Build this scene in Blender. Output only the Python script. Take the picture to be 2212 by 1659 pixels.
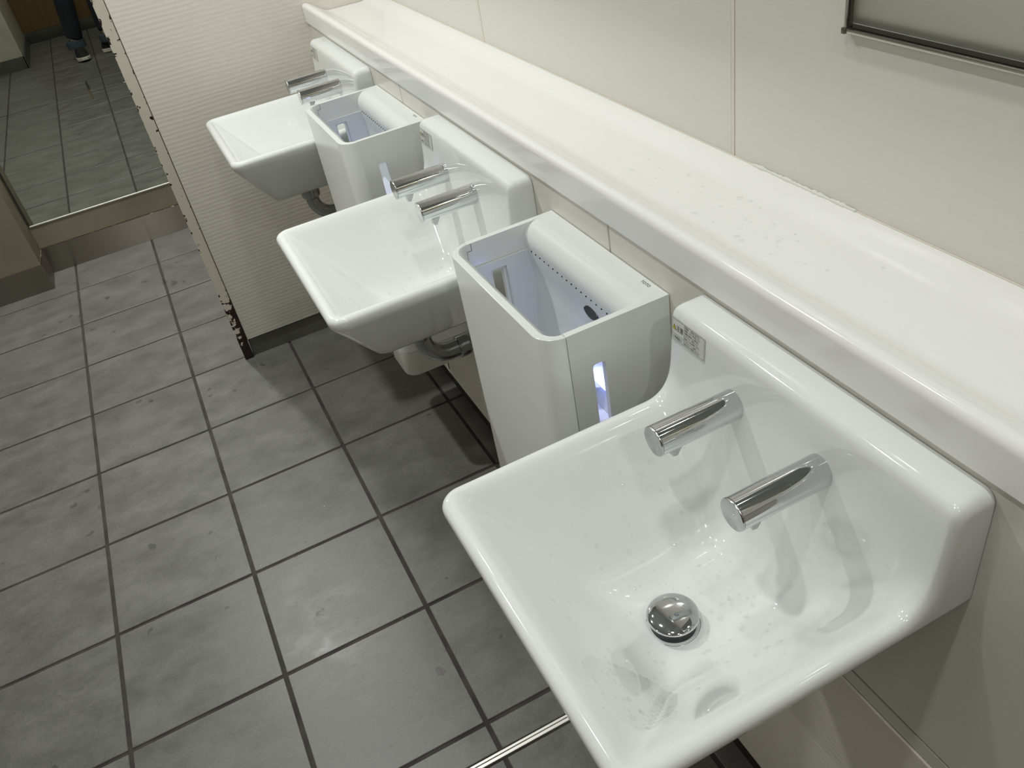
import bpy, bmesh, math, random
import numpy as np
from mathutils import Vector, Matrix
from mathutils.bvhtree import BVHTree
random.seed(7)
S = bpy.context.scene
for o in list(bpy.data.objects):
    bpy.data.objects.remove(o)
C = S.collection

# ---------------------------------------------------------------- camera
cam_d = bpy.data.cameras.new('camera')
cam = bpy.data.objects.new('camera', cam_d)
C.objects.link(cam)
CAM = Vector((0.47433, -3.25774, 1.36298))
CR = Vector((0.8872104, -0.43342269, -0.15812173))
CU = Vector((0.37959341, 0.49095189, 0.78413971))
CF = Vector((0.26223378, 0.75571887, -0.60010202))
m = Matrix((CR, CU, -CF)).transposed().to_4x4()
m.translation = CAM
cam.matrix_world = m
cam_d.sensor_fit = 'HORIZONTAL'
cam_d.sensor_width = 36.0
cam_d.lens = 1828.2 / 2212 * 36.0
cam_d.clip_start = 0.01
S.camera = cam

# ---------------------------------------------------------------- world, exposure
w = bpy.data.worlds.new('world')
S.world = w
w.use_nodes = True
w.node_tree.nodes['Background'].inputs[0].default_value = (0.9, 0.92, 1.0, 1)
w.node_tree.nodes['Background'].inputs[1].default_value = 0.0
S.view_settings.view_transform = 'Standard'
S.view_settings.look = 'None'
S.view_settings.exposure = 0.2
S.view_settings.gamma = 1.0
S.view_settings.use_curve_mapping = False
S.cycles.max_bounces = 10
S.cycles.diffuse_bounces = 6
S.cycles.glossy_bounces = 6
S.cycles.sample_clamp_indirect = 6.0

CEIL = 2.5
LAMPS = [   # x, y, watts : the ceiling downlights
    (0.25, 0.08, 15),
    (0.14, -1.40, 10),
    (0.16, -3.10, 2.5),
    (0.60, -4.40, 4.5),
    (0.68, -1.22, 0.9),
    (0.68, -2.00, 1.1),
    (0.68, -2.78, 1.0),
    (0.68, -3.56, 1.0),
    (-0.95, -2.35, 3.0),  # added fill lamp to brighten the partition; no fitting known here
]
LAMP_COL = (0.99, 1.0, 0.965)
for lx, ly, lw in LAMPS:
    ld = bpy.data.lights.new('downlight', 'AREA')
    ld.shape = 'DISK'
    ld.size = 0.085
    ld.spread = math.radians(170 if ly < -4 or lx < 0 else 125)
    ld.energy = lw
    ld.color = LAMP_COL
    lo = bpy.data.objects.new('downlight', ld)
    C.objects.link(lo)
    lo.location = (lx, ly, CEIL - 0.012)

# ---------------------------------------------------------------- materials
def N(nt, t, x=0, y=0, **kw):
    n = nt.nodes.new(t)
    n.location = (x, y)
    for k, v in kw.items():
        setattr(n, k, v)
    return n

def mat(name, col, rough=0.5, metal=0.0, coat=0.0, spec=None, emit=None, estr=0.0, ior=None):
    mt = bpy.data.materials.new(name)
    mt.use_nodes = True
    b = mt.node_tree.nodes['Principled BSDF']
    b.inputs['Base Color'].default_value = (*col, 1)
    b.inputs['Roughness'].default_value = rough
    b.inputs['Metallic'].default_value = metal
    b.inputs['Coat Weight'].default_value = coat
    if spec is not None:
        b.inputs['Specular IOR Level'].default_value = spec
    if ior:
        b.inputs['IOR'].default_value = ior
    if emit:
        b.inputs['Emission Color'].default_value = (*emit, 1)
        b.inputs['Emission Strength'].default_value = estr
    return mt

def bsdf(mt):
    return mt.node_tree.nodes['Principled BSDF']

def ramp(nt, stops):
    r = N(nt, 'ShaderNodeValToRGB')
    el = r.color_ramp.elements
    while len(el) < len(stops):
        el.new(0.5)
    for e, (p, c) in zip(el, stops):
        e.position = p
        e.color = (*c, 1) if len(c) == 3 else c
    return r

def noisy(mt, scale, c1, c2, lo=0.35, hi=0.65, detail=6, stretch=(1, 1, 1), obj=True, bump=0.0, bscale=None):
    nt = mt.node_tree
    tc = N(nt, 'ShaderNodeTexCoord')
    mp = N(nt, 'ShaderNodeMapping')
    mp.inputs['Scale'].default_value = stretch
    nt.links.new(tc.outputs['Object'], mp.inputs['Vector'])
    vec = mp.outputs['Vector']
    n = N(nt, 'ShaderNodeTexNoise')
    n.inputs['Scale'].default_value = scale
    n.inputs['Detail'].default_value = detail
    nt.links.new(vec, n.inputs['Vector'])
    r = ramp(nt, [(lo, c1), (hi, c2)])
    nt.links.new(n.outputs['Fac'], r.inputs['Fac'])
    nt.links.new(r.outputs['Color'], bsdf(mt).inputs['Base Color'])
    if bump:
        n2 = N(nt, 'ShaderNodeTexNoise')
        n2.inputs['Scale'].default_value = bscale or scale * 6
        n2.inputs['Detail'].default_value = 4
        nt.links.new(vec, n2.inputs['Vector'])
        bp = N(nt, 'ShaderNodeBump')
        bp.inputs['Strength'].default_value = bump
        bp.inputs['Distance'].default_value = 0.001
        nt.links.new(n2.outputs['Fac'], bp.inputs['Height'])
        nt.links.new(bp.outputs['Normal'], bsdf(mt).inputs['Normal'])
    return mt

CERAMIC = mat('white glazed ceramic', (0.80, 0.825, 0.81), 0.07, coat=0.3)
bsdf(CERAMIC).inputs['Coat Roughness'].default_value = 0.03
PLASTIC = mat('white gloss plastic', (0.76, 0.785, 0.765), 0.16)
PLASTIC_IN = mat('white inner plastic', (0.72, 0.745, 0.77), 0.3)
SOLID = mat('white solid surface', (0.90, 0.905, 0.89), 0.12)
GREYPL = mat('cream plastic tank', (0.66, 0.655, 0.60), 0.25)
DARKPL = mat('black plastic', (0.012, 0.012, 0.015), 0.2)
HOLE = mat('dark opening', (0.006, 0.006, 0.007), 0.8)
SEAM = mat('seam shadow line', (0.16, 0.16, 0.15), 0.6)
CHROME = mat('chrome', (0.70, 0.715, 0.73), 0.045, 1.0)
CHROME2 = mat('satin chrome cap', (0.56, 0.575, 0.58), 0.22, 1.0)
noisy(CHROME2, 60, (0.42, 0.43, 0.43), (0.62, 0.635, 0.64), 0.3, 0.7)
PIPE = mat('dull chrome pipe', (0.40, 0.40, 0.40), 0.16, 1.0)
ALU = mat('aluminium frame', (0.50, 0.48, 0.43), 0.3, 1.0)
STEEL = mat('brushed stainless', (0.27, 0.245, 0.21), 0.30, 1.0)
# brushed: fine horizontal scratches as bump
def brush(mt, stretch, strength):
    nt = mt.node_tree
    tc = N(nt, 'ShaderNodeTexCoord')
    mp = N(nt, 'ShaderNodeMapping')
    mp.inputs['Scale'].default_value = stretch
    nt.links.new(tc.outputs['Object'], mp.inputs['Vector'])
    n = N(nt, 'ShaderNodeTexNoise')
    n.inputs['Scale'].default_value = 1
    n.inputs['Detail'].default_value = 5
    nt.links.new(mp.outputs['Vector'], n.inputs['Vector'])
    bp = N(nt, 'ShaderNodeBump')
    bp.inputs['Strength'].default_value = strength
    bp.inputs['Distance'].default_value = 0.001
    nt.links.new(n.outputs['Fac'], bp.inputs['Height'])
    nt.links.new(bp.outputs['Normal'], bsdf(mt).inputs['Normal'])
brush(STEEL, (2, 2, 700), 0.15)
bsdf(STEEL).inputs['Anisotropic'].default_value = 1.0
_cx = N(STEEL.node_tree, 'ShaderNodeCombineXYZ')
_cx.inputs[2].default_value = 1.0
STEEL.node_tree.links.new(_cx.outputs[0], bsdf(STEEL).inputs['Tangent'])
TRIM_STEEL = mat('polished floor trim', (0.78, 0.77, 0.73), 0.42, 0.65)
MIRROR = mat('mirror silvering', (0.655, 0.69, 0.625), 0.004, 1.0)
MIRROR_OLD = mat('dulled mirror', (0.78, 0.82, 0.76), 0.05, 1.0)
GASKET = mat('dark gasket', (0.035, 0.035, 0.03), 0.5)
GROUT = mat('dark grout', (0.035, 0.032, 0.028), 0.85)
noisy(GROUT, 14, (0.018, 0.017, 0.014), (0.055, 0.050, 0.043), 0.3, 0.7, stretch=(1, 1, 1))
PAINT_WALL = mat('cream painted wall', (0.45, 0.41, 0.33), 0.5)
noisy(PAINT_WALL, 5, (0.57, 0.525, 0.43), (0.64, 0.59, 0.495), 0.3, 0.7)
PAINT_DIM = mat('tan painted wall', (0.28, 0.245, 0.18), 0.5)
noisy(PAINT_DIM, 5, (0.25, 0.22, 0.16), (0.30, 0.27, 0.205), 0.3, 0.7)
CEILM = mat('ceiling board', (0.50, 0.53, 0.58), 0.7)
TAN = mat('tan door laminate', (0.42, 0.27, 0.12), 0.45)
noisy(TAN, 6, (0.25, 0.155, 0.065), (0.31, 0.20, 0.09), 0.3, 0.7, stretch=(8, 8, 0.5))
BASEGREY = mat('grey vinyl base', (0.10, 0.10, 0.085), 0.4)
noisy(BASEGREY, 8, (0.075, 0.075, 0.065), (0.125, 0.125, 0.11), 0.3, 0.7)
BASEDARK = mat('dark recess base', (0.025, 0.024, 0.02), 0.6)
RUBBER_W = mat('white shoe sole', (0.55, 0.53, 0.47), 0.6)
SHOE = mat('black shoe fabric', (0.008, 0.008, 0.010), 0.8)
DENIM = mat('dark indigo denim', (0.010, 0.013, 0.020), 0.85)
noisy(DENIM, 7, (0.006, 0.008, 0.013), (0.022, 0.030, 0.042), 0.4, 0.75)
DENIM_L = mat('pale denim reverse', (0.10, 0.135, 0.165), 0.85)
noisy(DENIM_L, 60, (0.035, 0.052, 0.065), (0.07, 0.095, 0.115), 0.3, 0.7)
JACKET = mat('dark jacket cloth', (0.02, 0.02, 0.022), 0.85)
SKIN = mat('skin', (0.55, 0.36, 0.26), 0.5)
HAIR = mat('black hair', (0.01, 0.009, 0.008), 0.5)
SEALANT = mat('clear sealant bead', (0.80, 0.80, 0.75), 0.06)
LENS = mat('lit diffuser', (0.9, 0.9, 0.9), 0.4, emit=LAMP_COL, estr=14)
LED = mat('blue led', (0.2, 0.25, 0.9), 0.4, emit=(0.24, 0.29, 1.0), estr=9.0)
INK = mat('black print', (0.02, 0.02, 0.02), 0.6)
INKGREY = mat('grey print', (0.10, 0.105, 0.10), 0.5)
YELLOW = mat('yellow print', (0.72, 0.60, 0.03), 0.5)
STICKER = mat('clear label film', (0.66, 0.675, 0.65), 0.22)
STICKLINE = mat('label outline', (0.22, 0.22, 0.21), 0.5)
WATER = mat('water', (1, 1, 1), 0.0, ior=1.33)
bsdf(WATER).inputs['Transmission Weight'].default_value = 1.0
FILM = mat('wet film', (0.72, 0.745, 0.73), 0.02)

# floor tile: dark grey stoneware, clouded, with darker wet spots and pale scratches
TILE = mat('dark grey stoneware tile', (0.13, 0.13, 0.122), 0.38)
def tile_nodes():
    nt = TILE.node_tree
    tc = N(nt, 'ShaderNodeTexCoord')
    oi = N(nt, 'ShaderNodeObjectInfo')
    geo = N(nt, 'ShaderNodeNewGeometry')
    ad = N(nt, 'ShaderNodeVectorMath', operation='ADD')
    sc = N(nt, 'ShaderNodeVectorMath', operation='SCALE')
    cb = N(nt, 'ShaderNodeCombineXYZ')
    for i in range(3):
        nt.links.new(oi.outputs['Random'], cb.inputs[i])
    nt.links.new(cb.outputs[0], sc.inputs[0])
    sc.inputs['Scale'].default_value = 37.0
    nt.links.new(geo.outputs['Position'], ad.inputs[0])
    nt.links.new(sc.outputs[0], ad.inputs[1])
    mp = N(nt, 'ShaderNodeMapping')
    mp.inputs['Scale'].default_value = (1.0, 1.45, 1)
    nt.links.new(ad.outputs[0], mp.inputs['Vector'])
    n1 = N(nt, 'ShaderNodeTexNoise')
    n1.inputs['Scale'].default_value = 9
    n1.inputs['Detail'].default_value = 10
    n1.inputs['Roughness'].default_value = 0.68
    nt.links.new(mp.outputs[0], n1.inputs['Vector'])
    r1 = ramp(nt, [(0.28, (0.092, 0.092, 0.083)), (0.5, (0.126, 0.126, 0.116)), (0.72, (0.162, 0.162, 0.151))])
    nt.links.new(n1.outputs['Fac'], r1.inputs['Fac'])
    # fine grain
    n2 = N(nt, 'ShaderNodeTexNoise')
    n2.inputs['Scale'].default_value = 260
    n2.inputs['Detail'].default_value = 3
    nt.links.new(ad.outputs[0], n2.inputs['Vector'])
    mx = N(nt, 'ShaderNodeMix', data_type='RGBA', blend_type='MULTIPLY')
    mx.inputs['Factor'].default_value = 0.35
    r2 = ramp(nt, [(0.3, (0.6, 0.6, 0.6)), (0.7, (1.25, 1.25, 1.25))])
    nt.links.new(n2.outputs['Fac'], r2.inputs['Fac'])
    nt.links.new(r1.outputs[0], mx.inputs[6])
    nt.links.new(r2.outputs[0], mx.inputs[7])
    # damp drips
    n3 = N(nt, 'ShaderNodeTexVoronoi', feature='F1')
    n3.inputs['Scale'].default_value = 30
    n3.inputs['Randomness'].default_value = 1.0
    nz_ = N(nt, 'ShaderNodeTexNoise')
    nz_.inputs['Scale'].default_value = 60
    vm = N(nt, 'ShaderNodeMix', data_type='RGBA', blend_type='LINEAR_LIGHT')
    vm.inputs['Factor'].default_value = 0.014
    nt.links.new(geo.outputs['Position'], nz_.inputs['Vector'])
    nt.links.new(geo.outputs['Position'], vm.inputs[6])
    nt.links.new(nz_.outputs['Color'], vm.inputs[7])
    nt.links.new(vm.outputs[2], n3.inputs['Vector'])
    sc3 = N(nt, 'ShaderNodeSeparateColor')
    nt.links.new(n3.outputs['Color'], sc3.inputs[0])
    # each cell's own radius; most cells get none
    rad_ = N(nt, 'ShaderNodeMapRange')
    rad_.inputs[1].default_value = 0.72
    rad_.inputs[2].default_value = 1.0
    rad_.inputs[3].default_value = 0.0
    rad_.inputs[4].default_value = 0.34
    nt.links.new(sc3.outputs[0], rad_.inputs[0])
    n4 = N(nt, 'ShaderNodeTexNoise')
    n4.inputs['Scale'].default_value = 2.4
    nt.links.new(geo.outputs['Position'], n4.inputs['Vector'])
    reg = ramp(nt, [(0.46, (0, 0, 0)), (0.56, (1, 1, 1))])
    nt.links.new(n4.outputs['Fac'], reg.inputs['Fac'])
    rm = N(nt, 'ShaderNodeMath', operation='MULTIPLY')
    nt.links.new(rad_.outputs[0], rm.inputs[0])
    nt.links.new(reg.outputs[0], rm.inputs[1])
    lt_ = N(nt, 'ShaderNodeMath', operation='LESS_THAN')
    nt.links.new(n3.outputs['Distance'], lt_.inputs[0])
    nt.links.new(rm.outputs[0], lt_.inputs[1])
    r3 = lt_
    mx2 = N(nt, 'ShaderNodeMix', data_type='RGBA', blend_type='MULTIPLY')
    mx2.inputs[7].default_value = (0.62, 0.62, 0.62, 1)
    nt.links.new(r3.outputs[0], mx2.inputs['Factor'])
    nt.links.new(mx.outputs[2], mx2.inputs[6])
    nt.links.new(mx2.outputs[2], bsdf(TILE).inputs['Base Color'])
    rr = ramp(nt, [(0.3, (0.30,) * 3), (0.7, (0.46,) * 3)])
    nt.links.new(n1.outputs['Fac'], rr.inputs['Fac'])
    nt.links.new(rr.outputs[0], bsdf(TILE).inputs['Roughness'])
    bp = N(nt, 'ShaderNodeBump')
    bp.inputs['Strength'].default_value = 0.12
    bp.inputs['Distance'].default_value = 0.001
    nt.links.new(n1.outputs['Fac'], bp.inputs['Height'])
    nt.links.new(bp.outputs['Normal'], bsdf(TILE).inputs['Normal'])
tile_nodes()

# glazed wall panel, beige, with a faint rippled relief running along it
def ripple_panel(name, c1, c2, rough, strength):
    mt = mat(name, c1, rough)
    nt = mt.node_tree
    geo = N(nt, 'ShaderNodeNewGeometry')
    mp = N(nt, 'ShaderNodeMapping')
    mp.inputs['Scale'].default_value = (0.22, 0.22, 1.0)
    nt.links.new(geo.outputs['Position'], mp.inputs['Vector'])
    wv = N(nt, 'ShaderNodeTexWave', wave_type='BANDS', bands_direction='Z', wave_profile='SIN')
    wv.inputs['Scale'].default_value = 28
    wv.inputs['Distortion'].default_value = 3.2
    wv.inputs['Detail'].default_value = 2
    wv.inputs['Detail Scale'].default_value = 1.1
    nt.links.new(mp.outputs[0], wv.inputs['Vector'])
    bp = N(nt, 'ShaderNodeBump')
    bp.inputs['Strength'].default_value = strength
    bp.inputs['Distance'].default_value = 0.001
    nt.links.new(wv.outputs['Fac'], bp.inputs['Height'])
    nt.links.new(bp.outputs['Normal'], bsdf(mt).inputs['Normal'])
    r = ramp(nt, [(0.1, c1), (0.9, c2)])
    nt.links.new(wv.outputs['Fac'], r.inputs['Fac'])
    nt.links.new(r.outputs[0], bsdf(mt).inputs['Base Color'])
    return mt
PANEL = ripple_panel('beige gloss wall panel', (0.735, 0.72, 0.66), (0.74, 0.725, 0.665), 0.17, 0.03)
RIPPLE = ripple_panel('beige rippled panel', (0.82, 0.78, 0.71), (0.84, 0.80, 0.73), 0.34, 0.13)
JOINT = mat('brown joint line', (0.05, 0.028, 0.012), 0.6)
CAULK = mat('cream joint sealant', (0.74, 0.70, 0.61), 0.5)

# chipped cream paint over rusty dark steel (the partition's end post)
POST = mat('chipped cream paint', (0.60, 0.56, 0.46), 0.45)
def post_nodes():
    nt = POST.node_tree
    geo = N(nt, 'ShaderNodeNewGeometry')
    sep = N(nt, 'ShaderNodeSeparateXYZ')
    nt.links.new(geo.outputs['Position'], sep.inputs[0])
    n = N(nt, 'ShaderNodeTexNoise')
    n.inputs['Scale'].default_value = 62
    n.inputs['Detail'].default_value = 4
    n.inputs['Roughness'].default_value = 0.6
    nt.links.new(geo.outputs['Position'], n.inputs['Vector'])
    # the closer to an edge (x .459 / .486) and to the floor the more paint is gone
    e1 = N(nt, 'ShaderNodeMath', operation='SUBTRACT')
    nt.links.new(sep.outputs[0], e1.inputs[0])
    e1.inputs[1].default_value = 0.4725
    e2 = N(nt, 'ShaderNodeMath', operation='ABSOLUTE')
    nt.links.new(e1.outputs[0], e2.inputs[0])
    e3 = N(nt, 'ShaderNodeMapRange')
    e3.inputs[1].default_value = 0.004
    e3.inputs[2].default_value = 0.0135
    e3.inputs[3].default_value = 0.0
    e3.inputs[4].default_value = 0.095
    nt.links.new(e2.outputs[0], e3.inputs[0])
    z1 = N(nt, 'ShaderNodeMapRange')
    z1.inputs[1].default_value = 0.035
    z1.inputs[2].default_value = 0.30
    z1.inputs[3].default_value = 0.16
    z1.inputs[4].default_value = 0.0
    nt.links.new(sep.outputs[2], z1.inputs[0])
    z2 = N(nt, 'ShaderNodeMapRange')
    z2.inputs[1].default_value = 0.030
    z2.inputs[2].default_value = 0.052
    z2.inputs[3].default_value = 1.0
    z2.inputs[4].default_value = 0.0
    nt.links.new(sep.outputs[2], z2.inputs[0])
    # bare steel on the panel side low down
    x1 = N(nt, 'ShaderNodeMapRange')
    x1.inputs[1].default_value = 0.466
    x1.inputs[2].default_value = 0.486
    x1.inputs[3].default_value = 0.0
    x1.inputs[4].default_value = 0.42
    nt.links.new(sep.outputs[0], x1.inputs[0])
    z3 = N(nt, 'ShaderNodeMapRange')
    z3.inputs[1].default_value = 0.06
    z3.inputs[2].default_value = 0.26
    z3.inputs[3].default_value = 1.0
    z3.inputs[4].default_value = 0.0
    nt.links.new(sep.outputs[2], z3.inputs[0])
    x2 = N(nt, 'ShaderNodeMath', operation='MULTIPLY')
    nt.links.new(x1.outputs[0], x2.inputs[0])
    nt.links.new(z3.outputs[0], x2.inputs[1])
    s = n.outputs['Fac']
    for q in (e3, z1, z2, x2):
        a = N(nt, 'ShaderNodeMath', operation='ADD')
        nt.links.new(s, a.inputs[0])
        nt.links.new(q.outputs[0], a.inputs[1])
        s = a.outputs[0]
    r = ramp(nt, [(0.668, (0.60, 0.56, 0.47)), (0.676, (0.016, 0.006, 0.004))])
    nt.links.new(s, r.inputs['Fac'])
    nt.links.new(r.outputs[0], bsdf(POST).inputs['Base Color'])
post_nodes()

# ---------------------------------------------------------------- mesh helpers
def link(name, me, m=None, parent=None, loc=(0, 0, 0), smooth=False, angle=None):
    o = bpy.data.objects.new(name, me)
    C.objects.link(o)
    if m is not None and not me.materials:
        me.materials.append(m)
    o.location = loc
    if parent is not None:
        o.parent = parent
    if smooth:
        me.polygons.foreach_set('use_smooth', [True] * len(me.polygons))
        if angle:
            me.set_sharp_from_angle(angle=math.radians(angle))
    return o

def obj(name, bm, m, parent=None, loc=(0, 0, 0), smooth=False, angle=None):
    me = bpy.data.meshes.new(name)
    bm.normal_update()
    bm.to_mesh(me)
    bm.free()
    return link(name, me, m, parent, loc, smooth, angle)

def box(bm, lo, hi, bevel=0.0, seg=2):
    r = bmesh.ops.create_cube(bm, size=1.0)
    vs = r['verts']
    for v in vs:
        v.co = Vector([lo[i] + (v.co[i] + 0.5) * (hi[i] - lo[i]) for i in range(3)])
    if bevel:
        es = list({e for v in vs for e in v.link_edges})
        bmesh.ops.bevel(bm, geom=es, offset=bevel, segments=seg, profile=0.5, affect='EDGES')

def boxo(name, lo, hi, m, parent=None, bevel=0.0, seg=2, loc=(0, 0, 0)):
    bm = bmesh.new()
    box(bm, lo, hi, bevel, seg)
    return obj(name, bm, m, parent, loc, smooth=bevel > 0, angle=35)

def lathe(bm, prof, n=40, mtx=None, cap=True):
    """prof: list of (radius, height) along +z"""
    mtx = mtx or Matrix.Identity(4)
    rings = []
    for r, h in prof:
        if r < 1e-6:
            rings.append([bm.verts.new(mtx @ Vector((0, 0, h)))])
        else:
            rings.append([bm.verts.new(mtx @ Vector((r * math.cos(2 * math.pi * k / n), r * math.sin(2 * math.pi * k / n), h))) for k in range(n)])
    for a, b in zip(rings, rings[1:]):
        for k in range(n):
            k2 = (k + 1) % n
            if len(a) == 1 and len(b) > 1:
                bm.faces.new((a[0], b[k], b[k2]))
            elif len(b) == 1 and len(a) > 1:
                bm.faces.new((a[k], a[k2], b[0]))
            elif len(a) > 1:
                bm.faces.new((a[k], a[k2], b[k2], b[k]))
    if cap:
        if len(rings[0]) > 1:
            bm.faces.new(rings[0][::-1])
        if len(rings[-1]) > 1:
            bm.faces.new(rings[-1])
    bmesh.ops.recalc_face_normals(bm, faces=bm.faces[:])

def tube(bm, pts, r, n=20, cap=True):
    pts = [Vector(p) for p in pts]
    rings = []
    up = Vector((0, 1, 0))
    for i, p in enumerate(pts):
        d = (pts[min(i + 1, len(pts) - 1)] - pts[max(i - 1, 0)]).normalized()
        a = d.cross(up)
        if a.length < 1e-3:
            a = d.cross(Vector((1, 0, 0)))
        a.normalize()
        b = a.cross(d).normalized()
        rr = r[i] if isinstance(r, (list, tuple)) else r
        rings.append([bm.verts.new(p + rr * (a * math.cos(2 * math.pi * k / n) + b * math.sin(2 * math.pi * k / n))) for k in range(n)])
    for a, b in zip(rings, rings[1:]):
        for k in range(n):
            bm.faces.new((a[k], a[(k + 1) % n], b[(k + 1) % n], b[k]))
    if cap:
        bm.faces.new(rings[0][::-1])
        bm.faces.new(rings[-1])
    bmesh.ops.recalc_face_normals(bm, faces=bm.faces[:])

def extrude_profile(bm, prof, y0, y1):
    """closed profile of (x, z) swept along y"""
    a = [bm.verts.new((x, y0, z)) for x, z in prof]
    b = [bm.verts.new((x, y1, z)) for x, z in prof]
    n = len(prof)
    for k in range(n):
        bm.faces.new((a[k], a[(k + 1) % n], b[(k + 1) % n], b[k]))
    bm.faces.new(a[::-1])
    bm.faces.new(b)
    bmesh.ops.recalc_face_normals(bm, faces=bm.faces[:])

def extrude_z(bm, poly, z0, z1):
    a = [bm.verts.new((x, y, z0)) for x, y in poly]
    b = [bm.verts.new((x, y, z1)) for x, y in poly]
    n = len(poly)
    for k in range(n):
        bm.faces.new((a[k], a[(k + 1) % n], b[(k + 1) % n], b[k]))
    bm.faces.new(a[::-1])
    bm.faces.new(b)
    bmesh.ops.recalc_face_normals(bm, faces=bm.faces[:])

def arc(cx, cy, r, a0, a1, n):
    return [(cx + r * math.cos(math.radians(a0 + (a1 - a0) * k / n)), cy + r * math.sin(math.radians(a0 + (a1 - a0) * k / n))) for k in range(n + 1)]

def empty(name, loc):
    o = bpy.data.objects.new(name, None)
    C.objects.link(o)
    o.location = loc
    o.empty_display_size = 0.05
    return o

def tag(o, label, cat, group=None, kind=None):
    o['label'] = label
    o['category'] = cat
    if group:
        o['group'] = group
    if kind:
        o['kind'] = kind
    return o

def struct(o, label=None):
    o['kind'] = 'structure'
    if label:
        o['label'] = label
    return o

def dup(o, parent=None):
    c = o.copy()
    C.objects.link(c)
    if parent is not None:
        c.parent = parent
        c.matrix_parent_inverse = o.matrix_parent_inverse.copy()
    for ch in list(o.children):
        dup(ch, c)
    return c

# ================================================================= THE SETTING
XW = 0.936       # lower wall face
XU = 1.131       # upper wall face
YM = 0.243       # mirror wall face
YB = -4.655      # wall behind the photographer
XL = -1.55       # left wall

# floor: grout bed and every tile
fl = boxo('floor', (XL - 0.1, YB - 0.1, -0.12), (1.25, 0.42, -0.0025), GROUT)
struct(fl, 'grey tiled washroom floor with dark joints')
J = 0.0040
rows = [(-0.3 * k, -0.3 * (k - 1)) for k in range(0, 9)]
rows = [(a + J, b - J) for a, b in rows]
rows[0] = (J, 0.238)
rows.append((-2.4575, -2.4 - J))
y = -2.4765
while y > YB:
    rows.append((max(y - 0.3 + J, YB), y))
    y -= 0.3
cols = [(0.3 * i + J, 0.3 * (i + 1) - J) for i in range(-6, 4)]
tile_cache = {}
for (a, b) in rows:
    for (c, d) in cols:
        c2, d2 = max(c, XL), min(d, 0.944)
        if d2 - c2 < 0.01:
            continue
        parts = [(c2, d2, a, b)]
        # cut around the blocks that stand on the floor
        key_sz = None
        if b > 0.09 and c2 < -0.088:
            if d2 <= -0.08:
                if a >= 0.088:
                    continue
                parts = [(c2, d2, a, 0.088)]
            else:
                parts = [(c2, d2, a, 0.088), (-0.085, d2, 0.088, b)]
        for (p0, p1, q0, q1) in parts:
            if p1 - p0 < 0.006 or q1 - q0 < 0.006:
                continue
            k = (round(p1 - p0, 4), round(q1 - q0, 4))
            if k not in tile_cache:
                bm = bmesh.new()
                box(bm, (-k[0] / 2, -k[1] / 2, -0.010), (k[0] / 2, k[1] / 2, 0.0), 0.0012, 1)
                me = bpy.data.meshes.new('tile')
                bm.to_mesh(me)
                bm.free()
                me.materials.append(TILE)
                tile_cache[k] = me
            t = bpy.data.objects.new('tile', tile_cache[k])
            C.objects.link(t)
            t.location = ((p0 + p1) / 2, (q0 + q1) / 2, random.uniform(-0.0004, 0.0004))
            t.parent = fl

# metal expansion trim across the floor
t1 = empty('trim_1', (0, -2.467, 0))
struct(t1, 'double stainless strip let into the floor tiles under the nearest washbasin')
boxo('metal_strip', (0.42, 0.0018, -0.003), (0.944, 0.0065, 0.0012), TRIM_STEEL, t1, 0.0004, 1)
boxo('metal_strip', (0.42, -0.0055, -0.003), (0.944, 0.0002, 0.0012), TRIM_STEEL, t1, 0.0004, 1)

# ceiling and bounding walls
struct(boxo('ceiling', (XL - 0.1, YB - 0.1, CEIL), (1.25, 0.42, CEIL + 0.08), CEILM))
struct(boxo('wall_left', (XL - 0.1, YB, -0.02), (XL, 0.35, CEIL), RIPPLE))
struct(boxo('wall_back', (XL, YB - 0.1, -0.02), (1.2, YB, CEIL), PAINT_WALL))
dr = struct(boxo('door_1', (-0.168, YB + 0.001, 0.085), (0.90, YB + 0.022, 2.05), TAN, None, 0.002), 'tan door behind the photographer, seen in the mirror')
struct(boxo('baseboard_back', (-0.168, YB + 0.001, 0), (0.93, YB + 0.03, 0.083), BASEGREY, None, 0.003))
# pillar behind the photographer (shows in the far mirror)
struct(boxo('wall_back_left', (XL, YB, -0.01), (-0.170, -3.72, CEIL), PAINT_WALL, None, 0.004), 'pale pillar behind the photographer, seen in the mirror')
bb = bmesh.new()
box(bb, (XL, -3.72, 0), (-0.166, -3.708, 0.085))
box(bb, (-0.172, YB + 0.03, 0), (-0.158, -3.708, 0.085))
struct(obj('baseboard_back_left', bb, BASEGREY))

# far wall with the full-height mirror
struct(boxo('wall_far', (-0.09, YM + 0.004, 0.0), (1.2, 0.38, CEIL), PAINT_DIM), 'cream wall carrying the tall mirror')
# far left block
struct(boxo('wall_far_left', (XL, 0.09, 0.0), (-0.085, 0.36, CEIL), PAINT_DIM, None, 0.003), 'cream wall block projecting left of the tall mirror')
bb = bmesh.new()
box(bb, (XL, 0.0855, 0.0), (-0.081, 0.0925, 0.102), 0.001, 1)
box(bb, (-0.088, 0.0925, 0.0), (-0.081, 0.238, 0.102), 0.001, 1)
struct(obj('baseboard_far_left', bb, STEEL), 'stainless kick plate round the cream block')
struct(boxo('baseboard_far', (-0.081, 0.2375, 0.0), (0.95, YM + 0.004, 0.103), STEEL), 'stainless kick plate under the tall mirror')

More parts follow.
